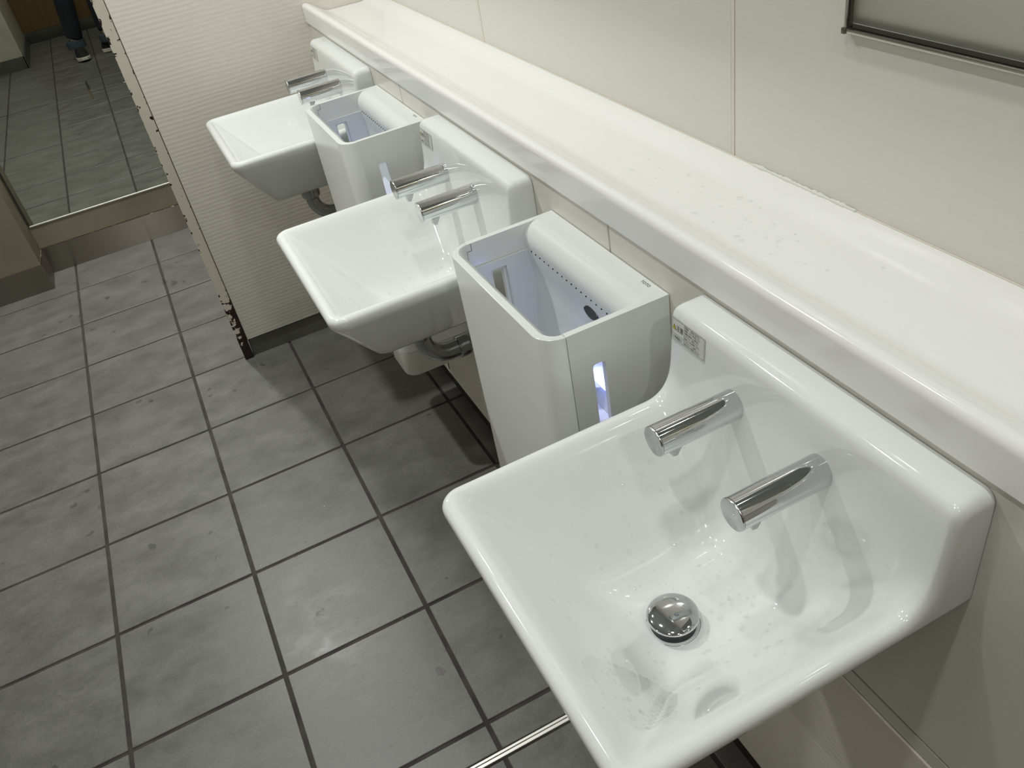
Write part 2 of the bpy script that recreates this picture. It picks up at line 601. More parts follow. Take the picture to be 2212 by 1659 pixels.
# tall mirror
tm = empty('tall_mirror', (0.4, YM, 0.195))
tag(tm, 'tall wall mirror at the far end reflecting the floor and the photographer', 'mirror')
boxo('glass', (-0.476, -0.003, 0.004), (0.53, 0.002, 1.85), MIRROR, tm)
boxo('bottom_trim', (-0.480, -0.006, -0.001), (0.53, 0.002, 0.0042), TRIM_STEEL, tm, 0.0006, 1)
boxo('edge_strip', (-0.483, -0.004, 0.0), (-0.4762, 0.002, 1.85), GASKET, tm)
st = boxo('tape_strip', (-0.079, -0.0036, 0.408), (-0.071, -0.003, 0.438), MIRROR, tm)
st.data.materials.clear(); st.data.materials.append(mat('dark tape', (0.03, 0.035, 0.035), 0.5))
st['label'] = 'narrow dark strip stuck to the mirror glass'
st2 = boxo('tape_strip', (-0.081, -0.0036, 0.405 - 0.032), (-0.072, -0.003, 0.408), mat('tan tape', (0.12, 0.10, 0.06), 0.5), tm)
st2['label'] = 'narrow tan strip below the dark one'

# partition between the basins and the passage
pt = empty('wall_partition', (0.486, -0.918, 0))
struct(pt, 'beige rippled partition with a chipped cream end post')
YP = -0.918
boxo('panel', (0.0005, 0.0, 0.0615), (0.6445, 0.036, 2.2), RIPPLE, pt, 0.002)
boxo('end_post', (-0.027, -0.0035, 0.0), (-0.0005, 0.038, 2.2), POST, pt, 0.0012, 1)
bp_ = boxo('kick_plate', (0.001, 0.006, 0.0), (0.458, 0.030, 0.061), BASEGREY, pt)
boxo('seam', (-0.0008, -0.0008, 0.062), (0.0008, 0.004, 2.2), JOINT, pt)

# sink wall: lower face, trim, kick and upper face, panel by panel
wr = boxo('wall_right', (XU + 0.012, YB, 0.0), (XU + 0.10, 0.35, CEIL), PAINT_WALL)
struct(wr, 'beige panelled wall behind the washbasins')
low = bmesh.new()
box(low, (XW + 0.012, YB + 0.03, 0.0), (XU + 0.012, -0.886, 0.868))
obj('lower_backing', low, JOINT, wr)
boxo('upper_backing', (XU + 0.0105, YB + 0.03, 0.86), (XU + 0.0125, -0.886, CEIL), JOINT, wr)
jy = [-0.886, -1.616, -2.407, -3.197, -3.987, YB + 0.03]
for a, b in zip(jy, jy[1:]):
    g = 0.0013
    boxo('lower_panel', (XW, b + g, 0.489), (XW + 0.012, a - g, 0.872), PANEL, wr, 0.0012, 1)
    boxo('filler_panel', (XW + 0.001, b + g, 0.4615), (XW + 0.012, a - g, 0.4848), PANEL, wr, 0.0008, 1)
    boxo('upper_panel', (XU, b + 0.006, 0.86), (XU + 0.012, a - 0.0011, CEIL), PANEL, wr, 0.0006, 1)
    if a < -0.9:
        boxo('joint_bead', (XU + 0.0002, a + 0.0002, 0.86), (XU + 0.012, a + 0.0059, CEIL), CAULK, wr)
kx = -0.886
for b in (-1.4915, -1.6315, -2.407, -3.197, -3.987, YB + 0.03):
    boxo('kick_panel', (XW - 0.001, b + 0.0012, 0.048), (XW + 0.012, kx - 0.0012, 0.4598), RIPPLE, wr, 0.001, 1)
    kx = b
bb = bmesh.new()
box(bb, (XW - 0.0016, -1.4585, 0.062), (XW - 0.0008, -1.4515, 0.088))
lt = obj('latch_slot', bb, HOLE, wr)
struct(boxo('baseboard_right', (XW + 0.006, YB + 0.03, 0.0), (XW + 0.0118, -0.9, 0.047), BASEDARK))
# dirt line of sealant between lower panels and shelf
# ================================================================= SHELF
prof = [(0.9305, 0.8685), (0.9305, 0.9035)]
prof += [(0.9305 + 0.0085 - 0.0085 * math.cos(math.radians(a)), 0.9035 + 0.0095 * math.sin(math.radians(a))) for a in range(12, 96, 12)]
prof += [(0.9435, 0.9126), (0.949, 0.9105), (0.958, 0.9045), (0.968, 0.8975), (0.978, 0.8905), (0.985, 0.8862), (0.993, 0.8832), (1.001, 0.8822)]
prof += [(1.04, 0.8818), (1.078, 0.8812), (1.086, 0.8814), (1.094, 0.8828), (1.104, 0.8862), (1.114, 0.8890), (1.1235, 0.8903), (1.1305, 0.8906)]
prof += [(1.1305, 0.8725), (0.962, 0.8725), (0.955, 0.8685)]
bm = bmesh.new()
extrude_profile(bm, prof, YB + 0.03, -0.9195)
shelf = obj('shelf', bm, SOLID, smooth=True, angle=50)
tag(shelf, 'long white ledge with a rounded lip running along the wall above the washbasins', 'shelf')
bm = bmesh.new()
pts, rad = [], []
for i in range(60):
    yy = -2.445 - i * 0.003
    pts.append((1.1290, yy, 0.8915))
    rad.append(0.0012 + 0.0016 * random.random() * (0.4 + abs(math.sin(i * 0.21))))
tube(bm, pts, rad, 8)
sb = obj('sealant_bead', bm, SEALANT, shelf, smooth=True)
bm = bmesh.new()
box(bm, (1.1285, YB + 0.03, 0.8895), (1.1308, -0.9195, 0.8914))
obj('sealant_line', bm, JOINT, shelf).data.materials[0] = CAULK

# ================================================================= WASHBASIN
HW, D = 0.1875, 0.344
ZR = 0.745           # rim
def smin(a, b, k):
    h = np.clip(0.5 + 0.5 * (b - a) / k, 0, 1)
    return b + (a - b) * h - k * h * (1 - h)
def smax(a, b, k):
    return -smin(-a, -b, k)
def build_basin():
    d_s = np.concatenate([np.linspace(0, 0.030, 8)[:-1], np.linspace(0.030, 0.060, 20)[:-1], np.linspace(0.060, 0.085, 9)[:-1],
                          np.linspace(0.085, 0.205, 17)[:-1], np.linspace(0.205, 0.30, 20)[:-1], np.linspace(0.30, 0.333, 11)[:-1],
                          D - 0.011 * (1 - np.sin(np.linspace(0, math.pi / 2, 9)))])
    e = 0.014 * (1 - np.cos(np.linspace(0, math.pi / 2, 9)))
    half = np.concatenate([np.linspace(0, 0.055, 9)[:-1], np.linspace(0.055, 0.105, 15)[:-1], np.linspace(0.105, HW - 0.014, 13)[:-1], (HW - e)[::-1]])
    v = np.concatenate([-half[::-1], half[1:]]) / HW
    R = 0.026
    nd, nv = len(d_s), len(v)
    dd = np.repeat(d_s[:, None], nv, 1)
    over = np.clip(d_s - (D - R), 0, R)
    hw = HW - (R - np.sqrt(np.maximum(R * R - over * over, 0)))
    hw[-1] = HW - R
    yy = v[None, :] * hw[:, None]
    # distance to the outer border (sides and front)
    es = HW - np.abs(yy)
    ef = D - dd
    cx = np.clip(R - es, 0, None); cy = np.clip(R - ef, 0, None)
    ec = R - np.sqrt(cx * cx + cy * cy)
    e = np.where((cx > 0) & (cy > 0), ec, np.minimum(es, ef))
    e = np.clip(e, 0, None)
    # bowl
    rim = 0.013
    a = (es - rim) / 0.108
    b = (ef - rim) / 0.108
    t = smin(a, b, 0.10)
    t = smax(t, np.zeros_like(t) - 0.0, 0.16) - 0.04
    t = np.clip(t, 0, None)
    Sx = smin(t, np.ones_like(t) * 0.985, 0.22)
    zb = ZR - 0.128 * Sx
    r = np.sqrt((dd - 0.176) ** 2 + yy ** 2)
    zb = zb - 0.007 * np.exp(-(r / 0.06) ** 2)
    # back upstand
    def field(z):
        f1 = (z - zb) * 0.72
        rr = 0.007
        ee = np.clip(es, 0, rr)
        shift = rr - np.sqrt(rr * rr - (rr - ee) ** 2)
        front = 0.0385 + (0.857 - z) * 0.088 - shift
        f2 = smax((dd - front) * 0.995, z - 0.857, 0.014)
        return smin(f1, f2, 0.034)
    lo = np.full_like(dd, 0.58); hi = np.full_like(dd, 0.95)
    for _ in range(34):
        mid = 0.5 * (lo + hi)
        f = field(mid)
        lo = np.where(f < 0, mid, lo); hi = np.where(f < 0, hi, mid)
    z = 0.5 * (lo + hi)
    # roll the outer edge over (larger radius on the upstand)
    blk = np.clip((z - 0.76) / 0.06, 0, 1)
    Rr = 0.0085 + 0.0035 * blk
    q = np.clip(Rr - e, 0, None)
    z = z - (Rr - np.sqrt(np.maximum(Rr * Rr - q * q, 0)))
    bm = bmesh.new()
    V = [[bm.verts.new((-dd[i, j], yy[i, j], z[i, j])) for j in range(nv)] for i in range(nd)]
    for i in range(nd - 1):
        for j in range(nv - 1):
            bm.faces.new((V[i][j], V[i][j + 1], V[i + 1][j + 1], V[i + 1][j]))
    border = [V[i][0] for i in range(nd)] + [V[nd - 1][j] for j in range(1, nv)] + [V[i][nv - 1] for i in range(nd - 2, -1, -1)]
    def lower(tt, zz, cap_z=None):
        out = []
        for vv in border:
            x, y_, z_ = vv.co
            y2 = y_ * (1 - tt * (1 - 0.086 / HW))
            x2 = x * (1 - tt * (1 - 0.268 / D))
            out.append(bm.verts.new((x2, y2, min(z_ - 0.002, zz))))
        return out
    rings = [border]
    for tt, zz in ((0.0, 0.7335), (0.012, 0.729), (0.04, 0.7235), (0.25, 0.695), (0.5, 0.661), (0.75, 0.628), (0.92, 0.606), (0.975, 0.6005), (1.04, 0.5985)):
        rings.append(lower(tt, zz))
    for a_, b_ in zip(rings, rings[1:]):
        for k in range(len(a_) - 1):
            bm.faces.new((a_[k], a_[k + 1], b_[k + 1], b_[k]))
    bm.faces.new(rings[-1])
    bmesh.ops.recalc_face_normals(bm, faces=bm.faces[:])
    # the normals must look outwards: flip when the floor of the bowl looks down
    cf = min(bm.faces, key=lambda f: (f.calc_center_median() - Vector((-0.176, 0, 0.61))).length)
    if cf.normal.z < 0:
        bmesh.ops.reverse_faces(bm, faces=bm.faces[:])
    zc = field  # keep
    return bm

def text_mesh(name, body, size, spacing=1.0):
    cu = bpy.data.curves.new(name, 'FONT')
    cu.body = body
    cu.size = size
    cu.space_line = spacing
    cu.resolution_u = 2
    to = bpy.data.objects.new(name, cu)
    C.objects.link(to)
    bpy.context.view_layer.update()
    dg = bpy.context.evaluated_depsgraph_get()
    me = bpy.data.meshes.new_from_object(to.evaluated_get(dg))
    bpy.data.objects.remove(to)
    return me

def merge_text(items, mtx):
    """items: (body, size, x, y, stretch) on a card, x right, y up -> one bmesh"""
    bm = bmesh.new()
    for body, size, x, y_, sx in items:
        me = text_mesh('t', body, size)
        b0 = len(bm.verts)
        bm.from_mesh(me)
        bm.verts.ensure_lookup_table()
        for v_ in bm.verts[b0:]:
            v_.co = mtx @ Vector((v_.co.x * sx + x, v_.co.y + y_, 0.0))
        bpy.data.meshes.remove(me)
    return bm

ZB = 0.60
def washbasin_proto():
    root = empty('washbasin', (XW - 0.0005, 0, 0))
    bas = obj('basin', build_basin(), CERAMIC, root, smooth=True, angle=75)
    global BASIN_BVH
    _b = bmesh.new(); _b.from_mesh(bas.data)
    BASIN_BVH = BVHTree.FromBMesh(_b)
    _b.free()
    # drain: chrome ring, black throat and domed stopper
    bm = bmesh.new()
    lathe(bm, [(0.0, 0.6085), (0.0285, 0.6085), (0.0292, 0.6125), (0.0280, 0.6135), (0.0262, 0.6125)], 40, Matrix.Translation((-0.176, 0, 0)), cap=False)
    rg = obj('drain_ring', bm, CHROME, root, smooth=True, angle=40)
    bm = bmesh.new()
    lathe(bm, [(0.0245, 0.6095), (0.0225, 0.6275)], 40, Matrix.Translation((-0.176, 0, 0)))
    obj('throat', bm, DARKPL, rg, smooth=True, angle=40)
    bm = bmesh.new()
    pr = [(0.0, 0.6262), (0.0258, 0.6262), (0.0272, 0.6272), (0.0272, 0.6280)]
    for k in range(1, 12):
        a = k / 11
        pr.append((0.0272 * math.cos(a * math.pi / 2), 0.6280 + 0.0048 * math.sin(a * math.pi / 2)))
    pr[-1] = (0.0, 0.6328)
    lathe(bm, pr, 48, Matrix.Translation((-0.176, 0, 0)), cap=False)
    sp = obj('drain_stopper', bm, CHROME, root, smooth=True, angle=60)
    sp['label'] = 'domed chrome drain stopper'
    # two faucets
    for fy, fz, lab in ((0.0725, 0.7950, 'far chrome spout of the pair'), (-0.0505, 0.7985, 'near chrome spout of the pair')):
        rot = Matrix.Translation((-0.0395, fy, fz)) @ Matrix.Rotation(-math.pi / 2, 4, 'Y')
        bm = bmesh.new()
        lathe(bm, [(0.0168, -0.004), (0.0168, 0.0010), (0.0163, 0.0014), (0.0163, 0.0985)], 48, rot, cap=True)
        fo = obj('faucet', bm, CHROME, root, smooth=True, angle=40)
        fo['label'] = lab
        bm = bmesh.new()
        lathe(bm, [(0.0148, 0.0980), (0.0155, 0.0988), (0.0163, 0.0988), (0.0164, 0.0998), (0.0158, 0.1008), (0.0, 0.1008)], 48, rot, cap=False)
        obj('end_cap', bm, CHROME2, fo, smooth=True, angle=40)
        bm = bmesh.new()
        lathe(bm, [(0.0166, -0.0012), (0.0173, -0.0008), (0.0173, 0.0006), (0.0166, 0.0008)], 40, rot, cap=False)
        obj('gasket', bm, GASKET, fo, smooth=True)
        bm = bmesh.new()
        # wedge shaped outlet below the spout
        x0 = -0.0395 - 0.071
        P = [(x0 + 0.002, fz - 0.0140), (x0 - 0.012, fz - 0.0140), (x0 - 0.0110, fz - 0.0262), (x0 - 0.0055, fz - 0.0270)]
        a = [bm.verts.new((x, fy - 0.0055, z)) for x, z in P]
        b = [bm.verts.new((x, fy + 0.0055, z)) for x, z in P]
        for k in range(4):
            bm.faces.new((a[k], a[(k + 1) % 4], b[(k + 1) % 4], b[k]))
        bm.faces.new(a[::-1]); bm.faces.new(b)
        bmesh.ops.recalc_face_normals(bm, faces=bm.faces[:])
        obj('outlet', bm, CHROME2, fo)
    # waste pipe below
    dx = -0.176
    bm = bmesh.new()
    lathe(bm, [(0.0, 0.5985), (0.033, 0.5985), (0.034, 0.594), (0.031, 0.588), (0.024, 0.5865), (0.0, 0.5865)], 36, Matrix.Translation((dx, 0, 0)), cap=False)
    fn = obj('pipe_flange', bm, GASKET, root, smooth=True, angle=35)
    bm = bmesh.new()
    lathe(bm, [(0.0195, 0.5868), (0.0195, 0.577), (0.0235, 0.5765), (0.0240, 0.560), (0.0225, 0.554), (0.0185, 0.550)], 24, Matrix.Translation((dx, 0, 0)))
    obj('pipe_nut', bm, PIPE, root, smooth=True, angle=30)
    bm = bmesh.new()
    path = [(dx, 0, 0.553), (dx, 0, 0.545)]
    rc = 0.046
    for k in range(1, 13):
        a = math.pi / 2 * k / 12
        path.append((dx + rc * (1 - math.cos(a)), 0, 0.545 - rc * math.sin(a)))
    path.append((-0.004, 0, 0.545 - rc))
    tube(bm, path, 0.0168, 24)
    obj('waste_pipe', bm, PIPE, root, smooth=True, angle=40)
    bm = bmesh.new()
    lathe(bm, [(0.020, 0.0), (0.021, 0.002), (0.021, 0.020), (0.019, 0.023)], 24, Matrix.Translation((dx + 0.060, 0, 0.499)) @ Matrix.Rotation(math.pi / 2, 4, 'Y'))
    obj('pipe_nut', bm, PIPE, root, smooth=True, angle=30)
    bm = bmesh.new()
    lathe(bm, [(0.017, -0.0005), (0.036, -0.0005), (0.034, -0.006), (0.018, -0.008)], 30, Matrix.Translation((0, 0, 0.499)) @ Matrix.Rotation(math.pi / 2, 4, 'Y'), cap=False)
    obj('wall_rosette', bm, PIPE, root, smooth=True, angle=40)
    # warning label on the upstand: card frame looking into the room (-x); text runs towards -y
    W_, H_ = 0.0600, 0.0290
    ly, lz = 0.1822, 0.8455
    def wrap(bm, off):
        """lay card coordinates (x right, y up) on the face of the upstand"""
        for v_ in bm.verts:
            y_, z_ = ly - v_.co.x, lz + v_.co.y
            h = BASIN_BVH.ray_cast(Vector((-0.3, y_, z_)), Vector((1, 0, 0)))
            x_ = h[0].x if h[0] is not None else -0.042
            v_.co = Vector((x_ - off - v_.co.z, y_, z_))
        return bm
    M = Matrix.Identity(4)
    def card(rects, off):
        bm = bmesh.new()
        for x0, y0, x1, y1 in rects:
            nx = max(1, int((x1 - x0) / 0.004)); ny = max(1, int((y1 - y0) / 0.004))
            g = [[bm.verts.new((x0 + (x1 - x0) * i / nx, y0 + (y1 - y0) * j / ny, 0)) for j in range(ny + 1)] for i in range(nx + 1)]
            for i in range(nx):
                for j in range(ny):
                    bm.faces.new((g[i][j], g[i + 1][j], g[i + 1][j + 1], g[i][j + 1]))
        return wrap(bm, off)
    bm = card([(0, -H_, W_, 0)], 0.0005)
    lab = obj('warning_label', bm, STICKER, root)
    lab['label'] = 'small caution label stuck to the upstand'
    q = 0.00022
    x1, x2, x3 = 0.0013, 0.0236, 0.0587
    yt, ym, yb = -0.0012, -0.0196, -0.0262
    ln = card([(x1, yt - q, x3, yt + q), (x1, yb - q, x3, yb + q), (x1 - q, yb, x1 + q, yt), (x2 - q, yb, x2 + q, yt), (x3 - q, yb, x3 + q, yt), (x1, ym - q, x2, ym + q)], 0.0007)
    obj('border', ln, STICKLINE, lab)
    body = [('注意', 0.0078, 0.0087, -0.0138, 0.86), ('＜陶器製＞', 0.0038, 0.0030, -0.0243, 0.94)]
    lines = ['陶器に、熱湯を注がない', '陶器に、ひび・物を落とさない', '陶器が破損した場合は、', 'ただちに、使用しない',
             '破損したまま使用しますと', 'ケガをしたり、水漏れして、', '家財をぬらす原因になります']
    for i, L in enumerate(lines):
        body.append((L, 0.0030, 0.0246, -0.0045 - i * 0.00335, 0.33 * 11 / len(L) * 2.45 if len(L) > 11 else 0.80))
    tx = wrap(merge_text(body, M), 0.0008)
    obj('lettering', tx, INK, lab)
    bm = bmesh.new()
    bm.faces.new([bm.verts.new(c) for c in ((0.0021, -0.0142, 0), (0.0085, -0.0142, 0), (0.0053, -0.0078, 0))])
    obj('triangle_border', wrap(bm, 0.0008), INK, lab)
    bm = bmesh.new()
    bm.faces.new([bm.verts.new(c) for c in ((0.0027, -0.0138, 0), (0.0079, -0.0138, 0), (0.0053, -0.0086, 0))])
    obj('triangle', wrap(bm, 0.0010), YELLOW, lab)
    obj('exclamation_mark', card([(0.0051, -0.0125, 0.0055, -0.0101), (0.0051, -0.0135, 0.0055, -0.0130)], 0.0012), INK, lab)
    return root

basin_specs = [(-2.7875, 'nearest white ceramic washbasin, with a caution label and visible domed drain stopper'),
               (-2.006, 'middle white ceramic washbasin with twin spouts, between the two hand dryers'),
               (-1.238, 'farthest white ceramic washbasin, beside the beige partition')]
proto = washbasin_proto()
basins = []
for i, (yc, lab) in enumerate(basin_specs):
    b = proto if i == 0 else dup(proto)
    b.location.y = yc
    tag(b, lab, 'washbasin', 'washbasins along the wall')
    basins.append(b)

# ================================================================= HAND DRYER
def hand_dryer_proto():
    root = empty('hand_dryer', (XW - 0.0005, 0, 0))
    hw, dp, zt, zb, zs = 0.146, 0.168, 0.824, 0.285, 0.347
    R, t = 0.030, 0.0085
    seam = 0.140
    # --- front cover: U of rounded corners, with the inner lip sloping into the cavity
    def upoly(off):
        r = R - off
        hx, hy = -(dp - off), hw - off
        pts = [(-seam, hy)]
        pts += [(hx + r - r * math.sin(math.radians(a)), hy - r + r * math.cos(math.radians(a))) for a in range(0, 91, 10)]
        pts += [(hx + r - r * math.cos(math.radians(a)), -hy + r - r * math.sin(math.radians(a))) for a in range(0, 91, 10)]
        pts.append((-seam, -hy))
        return pts
    bm = bmesh.new()
    def ring(off, z, inner_x=0.0):
        out = []
        for x, y_ in upoly(off):
            if inner_x and x < -seam - 0.001:
                x = x + inner_x * min(1, (-seam - x) / (dp - seam - off))
            out.append(bm.verts.new((x, y_, z)))
        return out
    rs = [ring(0, zs + 0.0008), ring(0, zt - 0.0018), ring(0.0005, zt - 0.0006), ring(0.0018, zt), ring(t - 0.001, zt, 0.0025), ring(t, zt - 0.0012, 0.0025),
          ring(t, zt - 0.0035, 0.0045), ring(t, zt - 0.016, 0.0135), ring(t, zt - 0.019, 0.0150), ring(t, zs + 0.03, 0.0105), ring(t, zs + 0.0008, 0.0)]
    for a, b in zip(rs, rs[1:] + rs[:1]):
        for k in range(len(a) - 1):
            bm.faces.new((a[k], a[k + 1], b[k + 1], b[k]))
    for k in (0, -1):
        bm.faces.new([r_[k] for r_ in rs])
    bmesh.ops.recalc_face_normals(bm, faces=bm.faces[:])
    obj('front_cover', bm, PLASTIC, root, smooth=True, angle=32)
    # --- side panels with a long round-ended slot
    def side(sgn):
        bm = bmesh.new()
        y0, y1 = hw, hw - t
        outer = [(-seam + 0.0007, zs + 0.0008), (-0.0006, zs + 0.0008), (-0.0006, zt), (-seam + 0.0007, zt)]
        sl0, sl1, s0, s1, r = -0.1095, -0.0925, 0.635, 0.771, 0.0045
        hole = arc(sl0 + r, s0 + r, r, 180, 270, 4) + arc(sl1 - r, s0 + r, r, 270, 360, 4) + arc(sl1 - r, s1 - r, r, 0, 90, 4) + arc(sl0 + r, s1 - r, r, 90, 180, 4)
        def face(yv):
            o_ = [bm.verts.new((x, yv, z)) for x, z in outer]
            h_ = [bm.verts.new((x, yv, z)) for x, z in hole]
            es = [bm.edges.new((o_[k], o_[(k + 1) % 4])) for k in range(4)]
            es += [bm.edges.new((h_[k], h_[(k + 1) % len(h_)])) for k in range(len(h_))]
            bmesh.ops.triangle_fill(bm, edges=es, use_beauty=True)
            return o_, h_
        a, b = face(sgn * y0), face(sgn * y1)
        for p, q in zip(a, b):
            n = len(p)
            for k in range(n):
                bm.faces.new((p[k], p[(k + 1) % n], q[(k + 1) % n], q[k]))
        bmesh.ops.recalc_face_normals(bm, faces=bm.faces[:])
        return obj('side_panel', bm, PLASTIC, root, smooth=True, angle=30)
    side(1)
    side(-1)
    bm = bmesh.new()
    yy0, yy1 = hw - t - 0.0004, hw - t + 0.0004
    box(bm, (-0.1407, yy0, 0.800), (-0.1400, yy1, 0.813))
    box(bm, (-0.1405, yy0, 0.8125), (-0.1330, yy1, 0.8132))
    box(bm, (-0.1334, yy0, 0.813), (-0.1327, yy1, 0.8235))
    obj('seam', bm, SEAM, root)
    # --- nozzle housing: flat top then a fat roll hanging over the cavity
    pr = [(-0.0008, 0.60), (-0.0008, zt + 0.0001), (-0.026, zt)]
    pr += [(-(0.027 + 0.026 * math.sin(math.radians(a))), zt - 0.026 + 0.026 * math.cos(math.radians(a))) for a in range(8, 101, 8)]
    pr += [(-0.0515, 0.775), (-0.0490, 0.763), (-0.0475, 0.748), (-0.047, 0.72), (-0.052, 0.68), (-0.060, 0.62), (-0.060, 0.60)]
    bm = bmesh.new()
    extrude_profile(bm, pr, -(hw - t), hw - t)
    nz = obj('nozzle_housing', bm, PLASTIC, root, smooth=True, angle=40)
    # row of air holes on the lower front of the roll
    bm = bmesh.new()
    for k in range(19):
        yy = 0.118 - k * 0.0128
        bmesh.ops.create_icosphere(bm, subdivisions=1, radius=0.0013, matrix=Matrix.Translation((-0.0526, yy, 0.789)))
    ah = obj('air_holes', bm, HOLE, nz)
    ah['kind'] = 'stuff'
    # sensor eye (lens shaped)
    bm = bmesh.new()
    n = 20
    a = []
    for k in range(n):
        th = 2 * math.pi * k / n
        cy_ = 0.0185 * math.cos(th)
        cz_ = 0.0098 * math.sin(th) * abs(math.sin(th)) ** 0.45 - 0.0015 * math.cos(th)
        a.append(bm.verts.new((-0.0488, -0.040 + cy_, 0.7655 + cz_)))
    c0 = [bm.verts.new((v_.co.x - 0.0030, -0.040 + (v_.co.y + 0.040) * 0.95, 0.7655 + (v_.co.z - 0.7655) * 0.95)) for v_ in a]
    for k in range(n):
        bm.faces.new((a[k], a[(k + 1) % n], c0[(k + 1) % n], c0[k]))
    bm.faces.new(c0)
    bmesh.ops.recalc_face_normals(bm, faces=bm.faces[:])
    obj('sensor_window', bm, DARKPL, nz)
    # maker's name on the flat top, reading towards the wall
    mt_ = text_mesh('logo', 'TOTO', 0.0064)
    mm = Matrix(((0, 1, 0, -0.0105), (-1, 0, 0, -0.100), (0, 0, 1, zt + 0.0006), (0, 0, 0, 1)))
    mt_.transform(mm)
    mt_.materials.clear()
    link('logo', mt_, INKGREY, nz)
    # --- inner liner: V shaped trough
    bm = bmesh.new()
    hi = hw - t - 0.0006
    # two end plates from z=.79 down, slightly inset, with a raised rib; open at the slots
    for sg in (1, -1):
        y0 = sg * (hi - 0.0002)
        box(bm, (-0.088, min(y0, y0 - sg * 0.003), 0.60), (-0.046, max(y0, y0 - sg * 0.003), 0.786))
        box(bm, (-0.1535, min(y0, y0 - sg * 0.003), 0.60), (-0.113, max(y0, y0 - sg * 0.003), 0.786))
        box(bm, (-0.113, min(y0, y0 - sg * 0.003), 0.774), (-0.088, max(y0, y0 - sg * 0.003), 0.786))
        box(bm, (-0.0875, min(y0 - sg * 0.003, y0 - sg * 0.0045), 0.60), (-0.0862, max(y0 - sg * 0.003, y0 - sg * 0.0045), 0.768))
    # trough floor: from the front wall down to the back
    tp = [(-0.152, 0.700), (-0.110, 0.630), (-0.085, 0.612), (-0.060, 0.622), (-0.060, 0.616), (-0.085, 0.604), (-0.112, 0.622), (-0.152, 0.690)]
    extrude_profile(bm, tp, -hi, hi)
    # wedge shaped deflector in the middle
    dv = [bm.verts.new(c) for c in ((-0.060, 0.060, 0.66), (-0.060, -0.060, 0.66), (-0.105, 0.0, 0.64), (-0.070, 0.0, 0.685))]
    for f in ((0, 1, 2), (0, 3, 1), (1, 3, 2), (2, 3, 0)):
        bm.faces.new([dv[k] for k in f])
    bmesh.ops.recalc_face_normals(bm, faces=bm.faces[:])
    obj('inner_liner', bm, PLASTIC_IN, root)
    ls = boxo('led_strip', (-0.064, -0.080, 0.668), (-0.056, -0.034, 0.675), LED, root, 0.001, 1)
    ls['label'] = 'blue lit strip deep inside the trough'
    # --- drain tank at the bottom
    bm = bmesh.new()
    def tring(off, z):
        pts = [(-0.001, hw - off)] + [(x, y_) for x, y_ in upoly(off)] + [(-0.001, -hw + off)]
        return [bm.verts.new((x, y_, z)) for x, y_ in pts]
    tr = [tring(0.006, zb), tring(0.0015, zb + 0.0012), tring(0.0, zb + 0.005), tring(0.0, zs - 0.0008), tring(0.003, zs)]
    for a, b in zip(tr, tr[1:]):
        n = len(a)
        for k in range(n):
            bm.faces.new((a[k], a[(k + 1) % n], b[(k + 1) % n], b[k]))
    bm.faces.new(tr[0]); bm.faces.new(tr[-1])
    bmesh.ops.recalc_face_normals(bm, faces=bm.faces[:])
    tk = obj('drain_tank', bm, GREYPL, root, smooth=True, angle=35)
    bm = bmesh.new()
    box(bm, (-dp - 0.0006, -0.050, 0.292), (-dp + 0.0008, -0.036, 0.334), 0.0004, 1)
    obj('level_window', bm, mat('smoked window', (0.05, 0.05, 0.05), 0.15), tk)
    # base plate behind the tank seam closes the body
    boxo('back_plate', (-0.0012, -hw + 0.004, zb + 0.01), (-0.0002, hw - 0.004, zt - 0.002), PLASTIC, root)
    boxo('body_floor', (-seam - 0.010, -hw + t + 0.001, zs + 0.004), (-0.0015, hw - t - 0.001, 0.598), PLASTIC_IN, root)
    return root

dry = hand_dryer_proto()
dry.location.y = -2.394
tag(dry, 'white wall hand dryer with glowing side slot, next to the nearest washbasin', 'hand dryer', 'wall hand dryers')
dry2 = dup(dry)
dry2.location.y = -1.5965
tag(dry2, 'white wall hand dryer between the middle and farthest washbasins', 'hand dryer', 'wall hand dryers')

# ================================================================= WALL MIRROR above the ledge
wm = empty('wall_mirror', (XU, -2.5895, 1.079))
tag(wm, 'aluminium framed mirror on the wall above the nearest washbasin', 'mirror')
f_ = 0.0105
boxo('glass', (-0.006, -0.72, 0.010), (-0.002, -0.0095, 0.95), MIRROR_OLD, wm)
boxo('frame_rail', (-0.0095, -0.73, 0.0), (-0.0002, -0.0015, 0.0045), ALU, wm, 0.0012, 2)
boxo('frame_rail', (-0.0065, -0.73, 0.0047), (-0.0002, -0.0095, 0.0105), GASKET, wm, 0.0008, 1).data.materials[0] = mat('bronzed rebate', (0.10, 0.10, 0.085), 0.3, 0.8)
boxo('frame_stile', (-0.0095, -0.0042, 0.0046), (-0.0002, 0.0, 0.96), ALU, wm, 0.0012, 2)
boxo('frame_stile', (-0.0065, -0.0100, 0.0110), (-0.0002, -0.0044, 0.96), GASKET, wm, 0.0008, 1).data.materials[0] = bpy.data.materials['bronzed rebate']
boxo('corner_cap', (-0.0105, -0.0046, -0.0012), (-0.0002, 0.0012, 0.0050), mat('cap', (0.13, 0.12, 0.10), 0.4, 0.5), wm, 0.0012, 2)

